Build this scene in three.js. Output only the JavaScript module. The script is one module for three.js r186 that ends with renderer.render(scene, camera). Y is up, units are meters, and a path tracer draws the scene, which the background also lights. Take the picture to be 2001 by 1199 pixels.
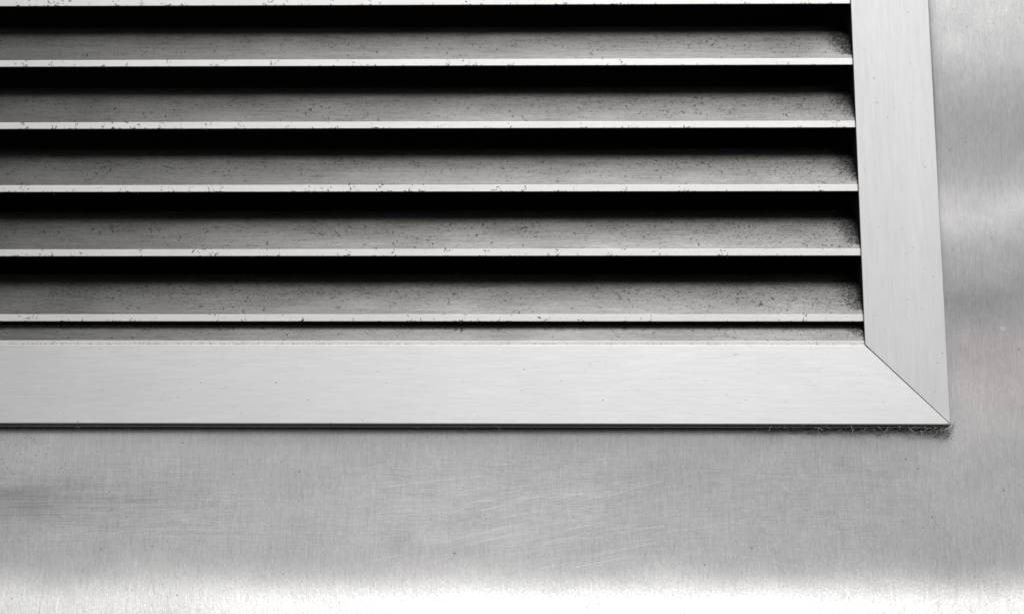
import * as THREE from 'three';
import { mergeGeometries } from 'three/addons/utils/BufferGeometryUtils.js';

// ---------------------------------------------------------------- camera, sky, sun, exposure (metres)
const scene = new THREE.Scene();
const camera = new THREE.PerspectiveCamera(2 * Math.atan(599.5 / 4000) * 180 / Math.PI, 1024 / 613, 0.02, 500);
camera.rotation.order = 'YXZ';
camera.position.set(-0.18705, -0.31889, 1.22007);
camera.rotation.set(15.70 * Math.PI / 180, 1.41 * Math.PI / 180, 0.38 * Math.PI / 180);

const renderer = new THREE.WebGLRenderer({ antialias: true });
renderer.toneMapping = THREE.LinearToneMapping;
renderer.toneMappingExposure = 1.32;
renderer.shadowMap.enabled = true;
renderer.shadowMap.type = THREE.PCFSoftShadowMap;

const SUN = new THREE.Vector3().setFromSphericalCoords(1, (90 - 46) * Math.PI / 180, 6 * Math.PI / 180);   // azimuth from +z towards +x
function hazySky() {
  const W = 512, H = 256, d = new Float32Array(W * H * 4);
  for (let j = 0; j < H; j++) for (let i = 0; i < W; i++) {
    const el = ((j + 0.5) / H - 0.5) * Math.PI, az = ((i + 0.5) / W - 0.5) * 2 * Math.PI;
    const x = Math.cos(az) * Math.cos(el), y = Math.sin(el), z = Math.sin(az) * Math.cos(el);
    const c = x * SUN.x + y * SUN.y + z * SUN.z;
    const L = 0.11 + 0.42 * Math.exp(-Math.max(0, y) * 3) + 0.8 * Math.exp((c - 1) * 14);   // hazy sky: paler towards the horizon, brightest round the veiled sun
    const o = (j * W + i) * 4;
    if (el < 0) { d[o] = d[o + 1] = d[o + 2] = 0.07; } else { d[o] = L * 0.995; d[o + 1] = L; d[o + 2] = L * 1.01; }
    d[o + 3] = 1;
  }
  const t = new THREE.DataTexture(d, W, H, THREE.RGBAFormat, THREE.FloatType);
  t.mapping = THREE.EquirectangularReflectionMapping; t.magFilter = t.minFilter = THREE.LinearFilter; t.needsUpdate = true;
  return t;
}
const sky = hazySky();
scene.background = sky; scene.environment = sky;
const sun = new THREE.DirectionalLight(0xfffcf8, 1.5);
sun.position.copy(SUN).multiplyScalar(4); sun.target.position.set(0, 0, 0);
sun.castShadow = true; sun.shadow.radius = 52; sun.shadow.mapSize.set(2048, 2048);
Object.assign(sun.shadow.camera, { left: -1.4, right: 1, top: 1, bottom: -1, near: 0.1, far: 12 });
scene.add(sun, sun.target);

// ---------------------------------------------------------------- helpers
function rng(seed) { let s = seed >>> 0; return () => { s = (s + 0x6d2b79f5) | 0; let t = Math.imul(s ^ (s >>> 15), 1 | s); t = (t + Math.imul(t ^ (t >>> 7), 61 | t)) ^ t; return ((t ^ (t >>> 14)) >>> 0) / 4294967296; }; }
const MM = 0.001;
const clamp = THREE.MathUtils.clamp, smooth = THREE.MathUtils.smoothstep, lerp = THREE.MathUtils.lerp;
function valueNoise(seed) {
  const T = new Float32Array(65536), r = rng(seed); for (let i = 0; i < 65536; i++) T[i] = r();
  const at = (x, y) => T[((y & 255) << 8) | (x & 255)];
  return (x, y) => { const ix = Math.floor(x), iy = Math.floor(y); let a = x - ix, b = y - iy; a = a * a * (3 - 2 * a); b = b * b * (3 - 2 * b);
    return lerp(lerp(at(ix, iy), at(ix + 1, iy), a), lerp(at(ix, iy + 1), at(ix + 1, iy + 1), a), b) * 2 - 1; };
}
// brushed grain: white noise smeared along one axis, unit variance; along = 'x' or 'y'
function grain(W, H, length, along, seed) {
  const r = rng(seed), n = new Float32Array(W * H), o = new Float32Array(W * H);
  for (let i = 0; i < n.length; i++) n[i] = r() * 2 - 1;
  const [A, B, sa, sb] = along === 'y' ? [H, W, W, 1] : [W, H, 1, W];
  for (let b = 0; b < B; b++) {
    const L = Math.max(2, Math.round(length * (0.5 + r()))), k = 1 / Math.sqrt(L / 3);
    let s = 0; for (let a = 0; a < L; a++) s += n[b * sb + (a % A) * sa];
    for (let a = 0; a < A; a++) { o[b * sb + a * sa] = s * k; s += n[b * sb + ((a + L) % A) * sa] - n[b * sb + a * sa]; }
  }
  return o;
}
function dataTexture(W, H, f, srgb) {
  const d = new Uint8Array(W * H * 4);
  for (let j = 0; j < H; j++) for (let i = 0; i < W; i++) { const c = f(i, j, j * W + i), o = (j * W + i) * 4;
    if (c.length) { d[o] = c[0]; d[o + 1] = c[1]; d[o + 2] = c[2]; } else d[o] = d[o + 1] = d[o + 2] = c; d[o + 3] = 255; }
  const t = new THREE.DataTexture(d, W, H); if (srgb) t.colorSpace = THREE.SRGBColorSpace;
  t.magFilter = THREE.LinearFilter; t.minFilter = THREE.LinearMipmapLinearFilter; t.generateMipmaps = true; t.wrapS = t.wrapT = THREE.MirroredRepeatWrapping; t.needsUpdate = true;
  return t;
}
// a canvas that holds marks (white marks on black = strength); row 0 of the result is v = 0
function marks(W, H, draw) {
  const c = document.createElement('canvas'); c.width = W; c.height = H; const g = c.getContext('2d');
  g.fillStyle = '#000'; g.fillRect(0, 0, W, H); g.strokeStyle = g.fillStyle = '#fff'; g.lineCap = 'round'; g.lineJoin = 'round'; draw(g);
  const d = g.getImageData(0, 0, W, H).data, o = new Float32Array(W * H);
  for (let j = 0; j < H; j++) for (let i = 0; i < W; i++) o[(H - 1 - j) * W + i] = d[(j * W + i) * 4] / 255;
  return o;
}
function squiggle(g, r, x, y, len, ang, bend, width, alpha) {
  g.globalAlpha = alpha; g.lineWidth = width; g.beginPath(); g.moveTo(x, y);
  const n = 2 + (r() * 3 | 0); let a = ang;
  for (let k = 0; k < n; k++) { a += (r() - 0.5) * bend; x += Math.cos(a) * len / n; y += Math.sin(a) * len / n; g.lineTo(x, y); }
  g.stroke();
}
const lin2s = (v) => 255 * (v <= 0.0031308 ? v * 12.92 : 1.055 * Math.pow(v, 1 / 2.4) - 0.055);
function tag(o, label, category, group, kind) { o.userData = {}; if (label) o.userData.label = label; if (category) o.userData.category = category; if (group) o.userData.group = group; if (kind) o.userData.kind = kind; return o; }
function mesh(name, geometry, material, parent) { const m = new THREE.Mesh(geometry, material); m.name = name; m.castShadow = m.receiveShadow = true; (parent ?? scene).add(m); return m; }

// ---------------------------------------------------------------- layout (mm): inner lower right corner of the frame's front face is the origin
const WID = 50, LEFT = -1100, TOP = 404, PANEL_Z = -14, PITCH = 42.55, LIP0 = 15.35;

// ---------------------------------------------------------------- brushed steel wall sheet
const PX0 = -620, PX1 = 220, PY0 = -200, PY1 = 290, PW = 2048, PH = 1200;         // part of the sheet that the texture covers; mirrored beyond
const pmm = (x, y) => [(x - PX0) / (PX1 - PX0) * PW, (PY1 - y) / (PY1 - PY0) * PH];
const panelTextures = (() => {
  const g1 = grain(PW, PH, 26, 'y', 11), g2 = grain(PW, PH, 7, 'y', 12), g3 = grain(PW, PH, 22, 'x', 13), n1 = valueNoise(14), n2 = valueNoise(15), n3 = valueNoise(16), r = rng(17);
  const S = PW / (PX1 - PX0);
  const bright = marks(PW, PH, (g) => {
    g.lineWidth = 0.8;
    for (let k = 0; k < 230; k++) {                                                   // fan of wiped scratches below the middle of the frame
      const x = -320 + (r() + r()) * 110, y = -86 - r() * 52, [a, b] = pmm(x, y), L = (8 + r() * r() * 62) * S, an = -0.14 - r() * 0.16;
      g.globalAlpha = 0.12 + 0.8 * r() * r() * r(); g.lineWidth = 0.7 + r() * 0.7; g.beginPath(); g.moveTo(a, b);
      g.quadraticCurveTo(a + L * 0.5 * Math.cos(an), b + L * 0.5 * Math.sin(an) - L * 0.015, a + L * Math.cos(an), b + L * Math.sin(an) + L * 0.02); g.stroke();
    }
    for (let k = 0; k < 46; k++) {                                                    // long faint near-level scratches
      const [a, b] = pmm(-520 + r() * 560, -60 - r() * 70), L = (15 + r() * 80) * S; g.globalAlpha = 0.05 + 0.16 * r(); g.lineWidth = 0.5 + 0.4 * r(); g.beginPath(); g.moveTo(a, b); g.lineTo(a + L, b + (r() - 0.6) * 10); g.stroke();
    }
    { const p = [[-95, -126], [-60, -131], [-30, -137], [-5, -141.5], [20, -143.5], [30, -145]].map((q) => pmm(...q));        // the single long scratch near the lower right
      for (let k = 0; k + 1 < p.length; k++) for (let q = 0; q < 14; q++) { if (r() < 0.25) continue; const t = q / 14, u = (q + 0.8) / 14; g.globalAlpha = 0.25 + 0.6 * r(); g.lineWidth = 0.7; g.beginPath();
        g.moveTo(lerp(p[k][0], p[k + 1][0], t), lerp(p[k][1], p[k + 1][1], t) + r()); g.lineTo(lerp(p[k][0], p[k + 1][0], u), lerp(p[k][1], p[k + 1][1], u) + r()); g.stroke(); } }
    for (let k = 0; k < 26; k++) { const [a, b] = pmm(58 + r() * 60, -45 + r() * 120); squiggle(g, r, a, b, (2 + r() * 12) * S, r() * 6.3, 0.5, 0.6, 0.12 + 0.3 * r()); }   // curly scratches beside the frame
    for (let k = 0; k < 500; k++) { const [a, b] = pmm(PX0 + r() * 840, PY0 + r() * 490); squiggle(g, r, a, b, (0.5 + r() * 2.5) * S, r() * 6.3, 1.5, 0.9, 0.2 + 0.5 * r()); }
    { const [a, b] = pmm(88, 14); g.globalAlpha = 0.4; g.beginPath(); g.ellipse(a, b, 5, 3, 0.3, 0, 7); g.fill(); }
    { const [a, b] = pmm(-52, -84); for (let k = 0; k < 4; k++) squiggle(g, r, a + k * 2, b + k * 3, 8, 0.6, 0.8, 0.9, 0.6); }
  });
  const dark = marks(PW, PH, (g) => {
    for (let k = 0; k < 900; k++) { const [a, b] = pmm(PX0 + r() * 840, PY0 + r() * 490); squiggle(g, r, a, b, (0.3 + 2.2 * r() * r()) * S, r() * 6.3, 2, 0.9 + 0.7 * r(), 0.25 + 0.7 * r() * r()); }
    for (let k = 0; k < 110; k++) { const [a, b] = pmm(PX0 + r() * 840, PY0 + r() * 490); g.globalAlpha = 0.5 + 0.4 * r(); g.beginPath(); g.arc(a, b, 0.9 + 0.8 * r(), 0, 7); g.fill(); }
    for (let k = 0; k < 200; k++) { const [a, b] = pmm(-560 + r() * r() * 190, -70 - (r() + r()) * 24), L = (15 + r() * 60) * S; g.globalAlpha = 0.03 + 0.09 * r(); g.lineWidth = 0.6 + r(); g.beginPath(); g.moveTo(a, b); g.lineTo(a + L, b + (r() - 0.5) * 9); g.stroke(); }   // level scuffs at the left
    for (let k = 0; k < 110; k++) { const [a, b] = pmm(-575 + 110 * r() * r(), -55 - 60 * r() * r()); squiggle(g, r, a, b, (0.6 + 2 * r() * r()) * S, r() * 6.3, 1.5, 1.1, 0.3 + 0.5 * r()); }
    for (let k = 0; k < 60; k++) { const [a, b] = pmm(-520 + r() * 600, -150 - r() * 25); squiggle(g, r, a, b, (2 + r() * 7) * S, 1.57 + (r() - 0.5), 0.8, 0.6, 0.25 + 0.3 * r()); }
    for (let k = 0; k < 150; k++) { const [a, b] = pmm(-520 + r() * 560, -54 - r() * r() * 6); squiggle(g, r, a, b, (0.5 + r() * 1.6) * S, r() * 6.3, 2, 0.8, 0.35 * r()); }
  });
  const blot = (x, y) => 0.5 * n1(x / 60, y / 45) + 0.3 * n2(x / 22, y / 17) + 0.2 * n3(x / 8, y / 7);
  const mm = (i, j) => [PX0 + (i + 0.5) / PW * (PX1 - PX0), PY0 + (j + 0.5) / PH * (PY1 - PY0)];
  const cross = (x, y) => smooth(-y, 50, 80) * smooth(-x, -70, 10) * (0.45 + 0.55 * clamp(0.5 + n2(x / 40, y / 30), 0, 1)) * (1 - smooth(-y, 112, 138));      // where the sheet was wiped across the grain
  const map = dataTexture(PW, PH, (i, j, o) => {
    const [x, y] = mm(i, j), b = blot(x, y), film = smooth(x, 52, 60) * 0 + smooth(-y, 50, 54) * smooth(62 - x, 0, 2.5) * smooth(-y, 50, 52) * (1 - smooth(-y, 74, 92)) * smooth(x, 5, 30);
    const o2 = j * PW + (i * 0.8 | 0), worn = Math.exp(-(((x + 250) / 110) ** 2) - ((y + 108) / 30) ** 2) * (0.6 + 0.8 * clamp(0.5 + n2(x / 26, y / 9), 0, 1));
    let v = 0.725 + 0.026 * g1[o] + 0.028 * g2[o2] + 0.018 * g3[o] * cross(x, y) + 0.075 * worn - 0.05 * smooth(x, -90, 60) * smooth(-y, 40, 80) + cross(x, y) * 0.020 * g3[o] + 0.085 * b + 0.34 * bright[o] + 0.025 * film;
    v *= 1 - 0.62 * dark[o]; v *= 1 - 0.30 * Math.exp(-(((x + 530) / 60) ** 2) - ((y + 92 + 0.06 * (x + 530)) / 17) ** 2) * (0.8 + 0.4 * n2(x / 30, y / 5));
    const warm = 0.009 * smooth(n1(x / 45 + 9, y / 33 + 3), -0.2, 0.6) + 0.058 * smooth(x, 50, 66) * smooth(y, -75, -20) * (1 - smooth(y, 0, 22));  // slight warm mottling, and a pink reflection painted into the strip beside the frame
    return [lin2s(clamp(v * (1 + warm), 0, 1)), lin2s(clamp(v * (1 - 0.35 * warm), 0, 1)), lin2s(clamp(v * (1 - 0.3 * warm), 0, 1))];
  }, true);
  const bump = dataTexture(PW, PH, (i, j, o) => { const [x, y] = mm(i, j); return clamp(128 + 16 * g1[o] + 30 * g2[j * PW + (i * 0.8 | 0)] + 30 * n3(x * 1.6, y * 0.7) + cross(x, y) * 22 * g3[o] + 60 * bright[o] - 20 * dark[o], 0, 255); });
  const rough = dataTexture(1024, 600, (i, j) => { const x = PX0 + i / 1024 * 840, y = PY0 + j / 600 * 490, b = blot(x + 300, y + 90); return clamp(255 * (0.86 + 0.14 * b), 0, 255); });
  return { map, bump, rough };
})();
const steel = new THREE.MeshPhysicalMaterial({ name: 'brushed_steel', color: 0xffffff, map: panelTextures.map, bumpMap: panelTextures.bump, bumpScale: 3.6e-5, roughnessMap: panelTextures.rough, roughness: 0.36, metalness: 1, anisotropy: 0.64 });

// depth of the sheet's face: slight buckling, and a rolled lower edge that swings out towards the viewer
function rollTilt(y) { return 0.05 * smooth(-y, 66, 124) + 0.131 * smooth(-y, 120, 160) - 0.035 * smooth(-y, 166, 190) - 0.146 * smooth(-y, 194, 230); }
const rollDepth = (() => { const T = []; let z = 0; for (let k = 0; k <= 430; k++) { T.push(z); z += Math.tan(rollTilt(-k - 0.5)); } return (y) => { const a = clamp(-y, 0, 429.9), k = Math.floor(a); return lerp(T[k], T[k + 1], a - k); }; })();
const warp = valueNoise(31);
const ripple = (() => {                                                  // oil-canning of the strip beside the frame, shaped to add reflected bands; tilt in degrees
  const K = [[-90, 0], [-25, 0.9], [33, -7], [87, 1.6], [142, -5.6], [200, -0.2], [300, -0.8]], tilt = (y) => { for (let i = 0; i + 1 < K.length; i++) if (y < K[i + 1][0]) return y < K[0][0] ? 0 : lerp(K[i][1], K[i + 1][1], smooth(y, K[i][0], K[i + 1][0])); return 0; };
  const T = []; let z = 0; for (let y = -100; y <= 320; y++) { T.push(z); z -= Math.tan(tilt(y + 0.5) * Math.PI / 180); }
  return (y) => { const a = clamp(y + 100, 0, 419.9), k = Math.floor(a); return lerp(T[k], T[k + 1], a - k); };
})();
function sheetZ(x, y) {
  const side = smooth(x, 20, 62) * smooth(y, -70, -20);
  let z = PANEL_Z + rollDepth(y);
  z += (0.4 * warp(x / 190 + 3.3, y / 120 + 1.7) + 0.10 * warp(x / 70, y / 42 + 5)) * smooth(-y, 52, 90);
  return z + side * ripple(y + 5 * warp(x / 40 + 9, y / 90) + 3 * Math.sin(x / 23));
}
{
  const line = (a, b, step, extra) => { const s = new Set(extra); for (let v = a; v <= b + 1e-6; v += step) s.add(Math.round(v)); return [...s].sort((p, q) => p - q); };
  const hx0 = LEFT - 25, hx1 = 25, hy0 = -25, hy1 = TOP + 25;
  const xs = line(-1500, 620, 10, [hx0, hx1]), ys = line(-420, 760, 5, [hy0, hy1]), P = [], N = [], U = [], I = [], T = 1.5;
  const nx = xs.length, ny = ys.length;
  for (const side of [1, -1]) for (let j = 0; j < ny; j++) for (let i = 0; i < nx; i++) {
    const x = xs[i], y = ys[j], z = sheetZ(x, y) - (side < 0 ? T : 0), e = 0.5;
    const n = new THREE.Vector3(-(sheetZ(x + e, y) - sheetZ(x - e, y)) / (2 * e), -(sheetZ(x, y + e) - sheetZ(x, y - e)) / (2 * e), 1).normalize().multiplyScalar(side);
    P.push(x * MM, y * MM, z * MM); N.push(n.x, n.y, n.z); U.push((x - PX0) / (PX1 - PX0), (y - PY0) / (PY1 - PY0));
  }
  const id = (i, j, b) => b * nx * ny + j * nx + i, hole = (i, j) => xs[i] >= hx0 && xs[i + 1] <= hx1 && ys[j] >= hy0 && ys[j + 1] <= hy1;
  const solid = (i, j) => i >= 0 && j >= 0 && i < nx - 1 && j < ny - 1 && !hole(i, j);
  for (let j = 0; j < ny - 1; j++) for (let i = 0; i < nx - 1; i++) {
    if (!solid(i, j)) continue;
    const a = id(i, j, 0), b = id(i + 1, j, 0), c = id(i + 1, j + 1, 0), d = id(i, j + 1, 0), k = nx * ny;
    I.push(a, b, c, a, c, d, a + k, c + k, b + k, a + k, d + k, c + k);
    if (!solid(i - 1, j)) I.push(a, d, d + k, a, d + k, a + k);
    if (!solid(i + 1, j)) I.push(b, b + k, c + k, b, c + k, c);
    if (!solid(i, j - 1)) I.push(a, a + k, b + k, a, b + k, b);
    if (!solid(i, j + 1)) I.push(d, c, c + k, d, c + k, d + k);
  }
  const g = new THREE.BufferGeometry(); g.setIndex(I);
  g.setAttribute('position', new THREE.Float32BufferAttribute(P, 3)); g.setAttribute('normal', new THREE.Float32BufferAttribute(N, 3)); g.setAttribute('uv', new THREE.Float32BufferAttribute(U, 2));
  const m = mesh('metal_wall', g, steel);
  tag(m, 'brushed stainless steel wall sheet with scratches behind and below the grille', null, null, 'structure');
}

// ---------------------------------------------------------------- anodised aluminium: one texture for the rails, one for the blades (u across the grain, v along it)
const FW = 512, FH = 2048;                                              // rails: u 0..120 mm (two slots of 60), v 0..680 mm
const frameTextures = (() => {
  const g1 = grain(FW, FH, 60, 'y', 41), g2 = grain(FW, FH, 14, 'y', 42), n1 = valueNoise(43), n2 = valueNoise(44), r = rng(45), sx = FW / 120, sy = FH / 680;
  const dark = marks(FW, FH, (g) => {
    for (let k = 0; k < 520; k++) squiggle(g, r, r() * FW, r() * FH, (0.3 + 2.0 * r() * r()) * sx, r() * 6.3, 2, 0.9 + 0.5 * r(), 0.12 + 0.6 * r() * r());
    for (let k = 0; k < 130; k++) squiggle(g, r, r() * FW, r() * FH, (2 + r() * 12) * sy, 1.57 + (r() - 0.5) * 0.7, 0.35, 0.8, 0.05 + 0.14 * r());
    for (let k = 0; k < 90; k++) { g.globalAlpha = 0.35 + 0.5 * r(); g.beginPath(); g.ellipse(r() * FW, r() * FH, 1.2 + 0.8 * r(), 0.9 + 0.6 * r(), 0, 0, 7); g.fill(); }
    for (let k = 0; k < 150; k++) squiggle(g, r, (r() < 0.5 ? 0 : 60) * sx + (1 + 4 * r() * r()) * sx, r() * FH, (0.5 + 1.5 * r()) * sx, 1.57 + (r() - 0.5) * 2, 1.5, 0.9, 0.2 + 0.4 * r());
  });
  const map = dataTexture(FW, FH, (i, j, o) => {
    const u = i / sx % 60; let v = (i < FW / 2 ? 0.6 : 0.64) + 0.013 * g1[o] + 0.009 * g2[o] + 0.012 * n1(i / 70, j / 110) + 0.010 * n2(i / 5, j / 70) + 0.012 * n1(i / 6, j / 30); v *= 1 - 0.75 * dark[o]; if (u > 55 || (i < 3.6 * sx && u > 2)) v *= 0.2 + 0.06 * n2(i / 5, j / 16);  // shade under the rails painted into the colour of their outer return
    return [lin2s(clamp(v * 0.985, 0, 1)), lin2s(clamp(v * 0.985, 0, 1)), lin2s(clamp(v * 1.008, 0, 1))];
  }, true);
  const bump = dataTexture(FW, FH, (i, j, o) => clamp(128 + 18 * g1[o] + 14 * g2[o] + 16 * n2(i / 9, j / 20) - 40 * dark[o], 0, 255));
  return { map, bump };
})();
const satin = new THREE.MeshPhysicalMaterial({ name: 'satin_anodised_aluminium', map: frameTextures.map, bumpMap: frameTextures.bump, bumpScale: 1e-5, roughness: 0.48, metalness: 0.9, anisotropy: 0.5 });

const satinUpright = satin.clone(); Object.assign(satinUpright, { name: 'satin_anodised_aluminium_upright', roughness: 0.6, anisotropy: 0 });

const BW = 1800, BH = 2048, SLOTS = 10, SLOT = 66;                       // blades: u in slots of 66 mm, v 0..680 mm
const bladeTextures = (() => {
  const g1 = grain(BW, BH, 70, 'y', 51), g2 = grain(BW, BH, 12, 'y', 52), n1 = valueNoise(53), n2 = valueNoise(54), r = rng(55), sx = BW / (SLOTS * SLOT), sy = BH / 680;
  const dark = marks(BW, BH, (g) => {
    const speck = (s, u, v, len, al, w) => squiggle(g, r, (s * SLOT + u) * sx, BH - v * sy, len * sx, 1.57 + (r() - 0.5) * 3, 2.2, w, al);
    for (let s = 0; s < SLOTS; s++) {
      const veil = valueNoise(500 + s);                                 // dust gathers in drifts, more towards the inner edge and the end by the frame
      for (let k = 0; k < 27000; k++) {
        const u = 5.5 + 52 * Math.pow(r(), 0.75), v = r() * 680, w = (0.25 + 0.6 * smooth(u, 8, 32) + 0.45 * smooth(v, 480, 620)) * (0.55 + 0.9 * clamp(0.5 + veil(v / 14, u / 7) + 0.6 * veil(v / 4, u / 3), 0, 1));
        if (r() > w) continue;
        const big = r() < 0.035;
        if (big) speck(s, u, v, 0.8 + 2.8 * r() * r(), 0.6 + 0.4 * r(), 1.2 + 0.8 * r()); else speck(s, u, v, 0.25 + 0.9 * r() * r(), 0.3 + 0.6 * r() * r(), 0.8 + 0.8 * r());
      }
      const shadeSpecks = 1400 + 3000 * r(), drop = 10 + 22 * r(); for (let k = 0; k < shadeSpecks; k++) { const v = 624 + 17 * Math.sqrt(r()), u = 9 + 40 * r(); if (r() < smooth(u - (640 - v) * 1.1, -4, drop)) speck(s, u, v, 0.3 + 1.1 * r(), 0.25 + 0.4 * r(), 0.8 + 0.8 * r()); }     // dark specks painting in the shade wedge at the corner by the frame
      if (s === 9) for (let k = 0; k < 900; k++) speck(s, 1.9 + 0.7 * r() * r(), r() * 680, 0.5 + 2 * r(), 0.3 + 0.5 * r(), 0.8);  // gap shadow above the lower rail, painted as dark specks on the sill lip
      for (let k = 0; k < 26; k++) { const u = 6 + r() * 24, v = r() * 680; for (let q = 0; q < 5; q++) speck(s, u + r() * 3, v + r() * 7, 0.6 + 1.6 * r(), 0.4 + 0.5 * r(), 0.8 + 0.4 * r()); }   // clots
      for (let k = 0; k < 150; k++) speck(s, r() * 5, r() * 680, 0.3 + 1.2 * r() * r(), 0.2 + 0.6 * r() * r(), 0.7);
      for (let k = 0; k < 40; k++) speck(s, 0.1 + r() * 0.9, r() * 680, 0.8 + 1.6 * r(), 0.5 + 0.4 * r(), 1);
    }
  });
  const map = dataTexture(BW, BH, (i, j, o) => {
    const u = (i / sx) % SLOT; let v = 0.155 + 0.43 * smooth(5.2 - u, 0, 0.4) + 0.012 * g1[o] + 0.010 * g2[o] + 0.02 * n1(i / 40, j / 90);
    const grimeShade = smooth(u, 14, 38) * (0.22 + 0.14 * clamp(n1(i / 22 + 7, j / 50) + 0.5 * n2(i / 6, j / 10), -1, 1)); v *= 1 - grimeShade; v *= 1 - 0.95 * dark[o];  // grime plus the fade into shade, painted darker towards the inner edge
    return [lin2s(clamp(v, 0, 1)), lin2s(clamp(v, 0, 1)), lin2s(clamp(v * (1 - 0.22 * grimeShade), 0, 1))];
  }, true);
  const bump = dataTexture(BW, BH, (i, j, o) => clamp(128 + 16 * g1[o] + 12 * g2[o] + 70 * dark[o], 0, 255));
  return { map, bump };
})();
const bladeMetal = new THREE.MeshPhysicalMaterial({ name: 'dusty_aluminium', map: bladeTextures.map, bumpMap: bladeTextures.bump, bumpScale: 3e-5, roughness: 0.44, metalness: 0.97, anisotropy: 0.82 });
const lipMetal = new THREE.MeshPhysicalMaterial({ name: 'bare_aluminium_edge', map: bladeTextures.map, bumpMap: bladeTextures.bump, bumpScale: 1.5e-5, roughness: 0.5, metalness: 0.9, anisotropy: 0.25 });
const blackPaint = new THREE.MeshStandardMaterial({ name: 'matt_black_paint', color: new THREE.Color().setRGB(0.016, 0.016, 0.016), roughness: 0.9 });

// ---------------------------------------------------------------- the grille
const grille = new THREE.Group(); grille.name = 'vent_grille'; scene.add(grille);
grille.position.set(0, -WID * MM, 0);
tag(grille, 'large satin aluminium louvred vent grille with mitred frame on the brushed steel wall', 'vent grille');
const LIFT = WID * MM;                                                   // children are given in layout coordinates, so lift them by the base's drop

// a solid swept along one axis from a closed profile [[s, z], ...]; ends(s) gives the two end positions for that s
function sweep(profile, place, u0, uScale, vOf, flatFrom) {
  const P = [], U = [], N = [], n = profile.length, area = profile.reduce((t, p, k) => { const q = profile[(k + 1) % n]; return t + p[0] * q[1] - p[1] * q[0]; }, 0), sg = Math.sign(area);
  const seg = profile.map((p, k) => { const q = profile[(k + 1) % n], L = Math.hypot(q[0] - p[0], q[1] - p[1]); return { L, n: [sg * (q[1] - p[1]) / L, -sg * (q[0] - p[0]) / L] }; });
  const o0 = place([0, 0], 0), e0 = place([1, 0], 0), e1 = place([0, 1], 0), ax = place([0, 0], 1).map((v, i) => Math.abs(v - o0[i])), drop = ax.indexOf(Math.max(...ax));
  const dir = (m) => { const v = [0, 1, 2].map((i) => i === drop ? 0 : m[0] * (e0[i] - o0[i]) + m[1] * (e1[i] - o0[i])); return v; };
  const corner = (k, at) => {                                            // normal of segment k at its start (0) or end (1): flat on long faces, rounded on arcs
    const s = seg[k], t = seg[(k + (at ? 1 : n - 1)) % n], dot = s.n[0] * t.n[0] + s.n[1] * t.n[1];
    if (s.L >= flatFrom || dot < 0.75) return dir(s.n);
    if (t.L >= flatFrom) return dir(t.n);
    const m = [s.n[0] + t.n[0], s.n[1] + t.n[1]], l = Math.hypot(...m); return dir([m[0] / l, m[1] / l]);
  };
  const q = (a, b, c, d, ua, ub, uc, ud) => { P.push(...a, ...b, ...c, ...a, ...c, ...d); U.push(...ua, ...ub, ...uc, ...ua, ...uc, ...ud); };
  let len = 0;
  for (let k = 0; k < profile.length; k++) {
    const A = profile[k], B = profile[(k + 1) % profile.length], L = Math.hypot(B[0] - A[0], B[1] - A[1]);
    const ua = (u0 + len) * uScale, ub = (u0 + len + L) * uScale; len += L;
    const a0 = place(A, 0), a1 = place(A, 1), b0 = place(B, 0), b1 = place(B, 1);
    q(a0, a1, b1, b0, [ua, vOf(a0)], [ua, vOf(a1)], [ub, vOf(b1)], [ub, vOf(b0)]);
    const na = corner(k, 0), nb = corner(k, 1); N.push(...na, ...na, ...nb, ...na, ...nb, ...nb);
  }
  const flat = profile.map((p) => new THREE.Vector2(...p)), tri = THREE.ShapeUtils.triangulateShape(flat, []);
  const capNormal = (e) => { const [a, b, c] = [profile[tri[0][0]], profile[tri[0][1]], profile[tri[0][2]]].map((p) => new THREE.Vector3(...place(p, e))), o = new THREE.Vector3(...place(profile[0], 1 - e)).sub(a), m = b.sub(a).cross(c.sub(a)).normalize(); return (m.dot(o) > 0 ? m.negate() : m).toArray(); };
  for (const e of [0, 1]) { const cn = capNormal(e); for (let k = 0; k < tri.length * 3; k++) N.push(...cn); }
  for (const e of [0, 1]) for (const t of tri) for (const k of e ? [t[0], t[1], t[2]] : [t[0], t[2], t[1]]) { const p = place(profile[k], e); P.push(...p); U.push(u0 * uScale + 0.001 * k, vOf(p)); }
  const g = new THREE.BufferGeometry(); g.setAttribute('position', new THREE.Float32BufferAttribute(P.map((v) => v * MM), 3)); g.setAttribute('normal', new THREE.Float32BufferAttribute(N, 3)); g.setAttribute('uv', new THREE.Float32BufferAttribute(U, 2));
  return g;
}
function outward(g) {                                                    // turn the faces outward if the sweep came out inside out
  const p = g.attributes.position, c = new THREE.Vector3(), a = new THREE.Vector3(), b = new THREE.Vector3(); let vol = 0;
  for (let i = 0; i < p.count; i += 3) { a.fromBufferAttribute(p, i); b.fromBufferAttribute(p, i + 1); c.fromBufferAttribute(p, i + 2); vol += a.dot(b.cross(c)); }
  if (vol < 0) for (const n of ['position', 'uv', 'normal']) { const t = g.attributes[n], s = t.itemSize; for (let i = 0; i < t.count; i += 3) for (let k = 0; k < s; k++) { const h = t.array[(i + 1) * s + k]; t.array[(i + 1) * s + k] = t.array[(i + 2) * s + k]; t.array[(i + 2) * s + k] = h; } }
  return g;
}
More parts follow.
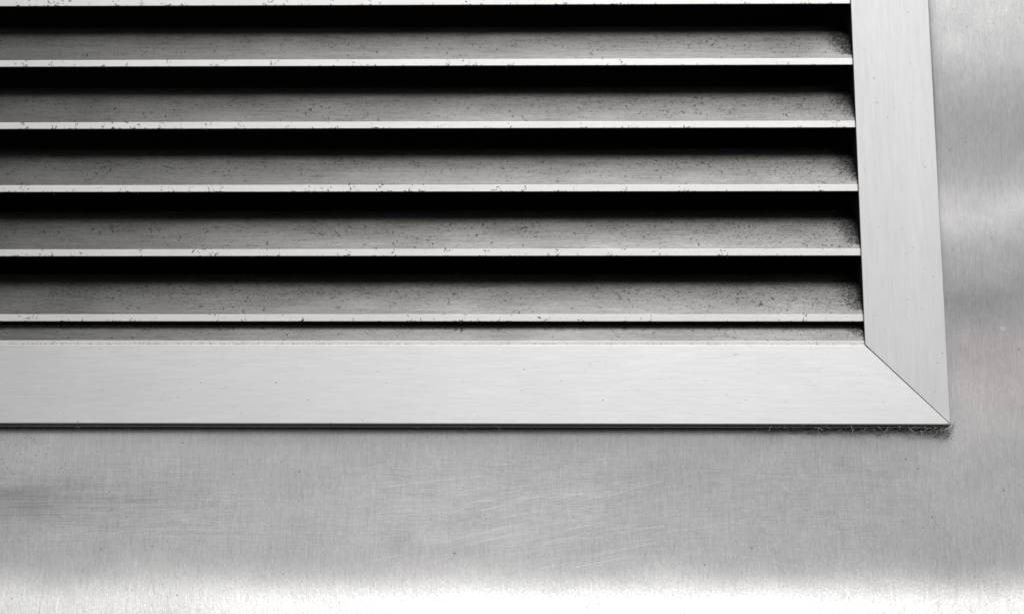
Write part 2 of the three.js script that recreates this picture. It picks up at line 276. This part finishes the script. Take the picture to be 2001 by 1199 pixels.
function round(points, radius, steps = 4) {                             // rounds the corners of a closed profile; radius may be a list
  const o = [];
  points.forEach((p, i) => {
    const r = Array.isArray(radius) ? radius[i] : radius, a = points[(i + points.length - 1) % points.length], b = points[(i + 1) % points.length];
    if (!r) { o.push(p); return; }
    const la = Math.hypot(a[0] - p[0], a[1] - p[1]), lb = Math.hypot(b[0] - p[0], b[1] - p[1]);
    const A = [p[0] + (a[0] - p[0]) / la * r, p[1] + (a[1] - p[1]) / la * r], B = [p[0] + (b[0] - p[0]) / lb * r, p[1] + (b[1] - p[1]) / lb * r];
    for (let k = 0; k <= steps; k++) { const t = k / steps; o.push([(1 - t) ** 2 * A[0] + 2 * t * (1 - t) * p[0] + t * t * B[0], (1 - t) ** 2 * A[1] + 2 * t * (1 - t) * p[1] + t * t * B[1]]); }
  });
  return o;
}
// frame rails: an L-shaped extrusion, front face z = 0, outer return down to the wall, inner return a little deeper
const railProfile = round([[0, 0], [WID, 0], [WID, -9], [WID - 1.8, -9], [WID - 1.8, -2], [2, -2], [2, -3.6], [0, -3.6]], [0.5, 0.7, 0, 0, 0, 0, 0, 0]);
const GAP = (s) => 0.58 - 0.32 * clamp(s / WID, 0, 1);                  // half the open mitre joint, wider at the inner corner
const lift = (g) => outward(g).translate(0, LIFT, 0);
const railUV = (off, axis) => (p) => (p[axis] - off) / 680;
const rails = [
  ['bottom', (p, e) => [e ? p[0] - GAP(p[0]) : LEFT - p[0] + GAP(p[0]), -p[0], p[1]], 0, railUV(-600, 0)],
  ['right', (p, e) => [p[0], e ? TOP + p[0] - GAP(p[0]) : -p[0] + GAP(p[0]), p[1]], 60, railUV(-100, 1)],
  ['top', (p, e) => [e ? p[0] - GAP(p[0]) : LEFT - p[0] + GAP(p[0]), TOP + p[0], p[1]], 60, railUV(-1400, 0)],
  ['left', (p, e) => [LEFT - p[0], e ? TOP + p[0] - GAP(p[0]) : -p[0] + GAP(p[0]), p[1]], 0, railUV(-300, 1)],
];
const railLabel = { bottom: 'lower frame rail with grain running level', right: 'right frame rail with grain running upright', top: 'upper frame rail', left: 'left frame rail' };
for (const [which, place, u0, vOf] of rails) tag(mesh('frame_rail', lift(sweep(railProfile, place, u0 + 4, 1 / 120, vOf, 1.2)), which === 'right' || which === 'left' ? satinUpright : satin, grille), railLabel[which]);

// black strip set back between the rails and the wall sheet
for (const [which, place] of rails) tag(mesh('gap_strip', lift(sweep([[WID - 13, -9.02], [WID - 1.6, -9.02], [WID - 1.1, -10.6], [WID - 0.9, PANEL_Z - 0.3], [WID - 13, PANEL_Z - 0.3]], place, 0, 0.01, () => 0, 1)), blackPaint, grille));

// louvre blades: bright upright lip, steep face, then a shoulder that turns inward into the dark
function path(start, steps) { const o = [start]; let [y, z] = start; for (const [deg, L] of steps) { y += Math.sin(deg * Math.PI / 180) * L; z -= Math.cos(deg * Math.PI / 180) * L; o.push([y, z]); } return o; }
const LIPH = 4.7, LIPZ = -2.2;
const face = path([LIPH, LIPZ], [[67, 4], [65, 4], [62, 4], [59, 4], [56, 3.5], [53, 3.5], [49, 3.5], [45, 3.5], [41, 3.5], [37, 12]]);
const under = face.slice().reverse().map(([y, z], i) => [y - 1.1, z - (i < 7 ? 0.9 : 0.9)]);
const bladeProfile = [[LIPH - 0.5, LIPZ - 0.15], ...face.slice(1), ...under.slice(0, -1), [LIPH - 1.8, LIPZ - 1.5]];
const lipProfile = round([[0, LIPZ], [LIPH, LIPZ], [LIPH - 0.35, LIPZ - 1.6], [0, LIPZ - 1.6]], [0.3, 0.3, 0, 0.2], 3);
const jitter = rng(91);
function blade(name, y0, slot) {
  y0 += (jitter() - 0.5) * 0.35; const tiltR = (jitter() - 0.5) * 0.5;
  const put = (p, e) => [e ? 0.6 : LEFT - 0.6, y0 + p[0] + (e ? tiltR : -tiltR), p[1]], vOf = (p) => (p[0] + 640) / 680;
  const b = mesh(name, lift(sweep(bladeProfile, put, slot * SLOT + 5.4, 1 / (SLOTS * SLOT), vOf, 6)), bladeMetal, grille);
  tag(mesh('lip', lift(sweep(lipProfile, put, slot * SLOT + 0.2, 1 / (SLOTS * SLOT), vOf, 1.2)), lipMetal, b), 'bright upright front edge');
  return b;
}
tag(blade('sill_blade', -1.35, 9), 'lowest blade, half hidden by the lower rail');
for (let k = 0; k < 9; k++) blade('louver_blade', LIP0 + PITCH * k, k);

// black duct behind the blades
{
  const x0 = LEFT - 1, x1 = 1, y0 = -1, y1 = TOP + 1, z0 = -4, z1 = -190, t = 2, B = (ax, bx, ay, by, az, bz) => new THREE.BoxGeometry((bx - ax) * MM, (by - ay) * MM, (az - bz) * MM).translate((ax + bx) / 2 * MM, (ay + by) / 2 * MM, (az + bz) / 2 * MM);
  const g = mergeGeometries([B(x0 - t, x1 + t, y1, y1 + t, z0, z1), B(x0 - t, x1 + t, y0 - t, y0, z0, z1), B(x0 - t, x0, y0, y1, z0, z1), B(x1, x1 + t, y0, y1, z0, z1), B(x0 - t, x1 + t, y0 - t, y1 + t, z1, z1 - t)]);
  g.translate(0, LIFT, 0); mesh('duct', g, blackPaint, grille);
}

// ---------------------------------------------------------------- lint and dust fibres
function fibre(r, p, len, rad, dirs) {
  const pts = [p.clone()]; const d = new THREE.Vector3(dirs[0] * (r() * 2 - 1), dirs[1] * (r() * 2 - 1), dirs[2] * (r() * 2 - 1)).normalize(), q = p.clone();
  for (let k = 0; k < 4; k++) { d.add(new THREE.Vector3(r() - 0.5, r() - 0.5, r() - 0.5).multiplyScalar(1.1)).normalize(); q.addScaledVector(d, len / 4); pts.push(q.clone()); }
  return new THREE.TubeGeometry(new THREE.CatmullRomCurve3(pts.map((v) => v.clone().multiplyScalar(MM))), 6, rad * MM, 4, false);
}
const lintPale = new THREE.MeshStandardMaterial({ name: 'pale_lint', color: new THREE.Color().setRGB(0.42, 0.42, 0.40), roughness: 1 });
const lintDark = new THREE.MeshStandardMaterial({ name: 'dark_dust', color: new THREE.Color().setRGB(0.03, 0.028, 0.025), roughness: 1 });
{
  const r = rng(71), G = [];
  for (let k = 0; k < 340; k++) {
    const t = Math.pow(r(), 2.2), x = 50 - t * 120 + r() * 1.5, dense = 1 - t;
    G.push(fibre(r, new THREE.Vector3(x, -WID - 0.2 - r() * 3.2 * (0.4 + dense), -0.5 - r() * 12), 1.2 + r() * 4.4, 0.08 + 0.07 * r(), [1, 0.7, 0.6]));
  }
  for (let k = 0; k < 60; k++) G.push(fibre(r, new THREE.Vector3(-520 + r() * 520, -WID - 0.1 - r() * 1.6, -0.6 - r() * 6), 1 + r() * 2.6, 0.06 + 0.05 * r(), [1, 0.5, 0.5]));
  tag(mesh('lint', mergeGeometries(G), lintPale), 'pale lint fibres caught under the lower edge of the frame, thickest at its corner', 'lint', null, 'stuff');
}
{
  const r = rng(72), G = [];
  for (let k = 0; k < 6; k++) {
    const y0 = LIP0 + PITCH * k;
    for (let q = 0; q < 150; q++) G.push(fibre(r, new THREE.Vector3(-540 + r() * 538, y0 - 0.25 + 0.4 * r(), LIPZ + 0.1 - r() * 0.8), 0.6 + 2.2 * r() * r(), 0.09 + 0.1 * r(), [1, 0.25, 0.12]));
    for (let c = 0; c < 26; c++) {                                      // little clots along the edge, some climbing the lip
      const x = -540 + Math.pow(r(), 1.6) * 530, n = 2 + r() * 6, wide = 2 + r() * 6;
      for (let q = 0; q < n; q++) G.push(fibre(r, new THREE.Vector3(x + (r() - 0.5) * wide, y0 + (r() < 0.6 ? -0.1 + 0.5 * r() : r() * LIPH), LIPZ + 0.12), 0.8 + 2.6 * r() * r(), 0.1 + 0.14 * r() * r(), [1, 0.5, 0.08]));
    }
  }
  tag(mesh('dust', mergeGeometries(G), lintDark), 'dark dust fibres clinging along the lower edges of the louvre lips', 'dust', null, 'stuff');
}

renderer.render(scene, camera);
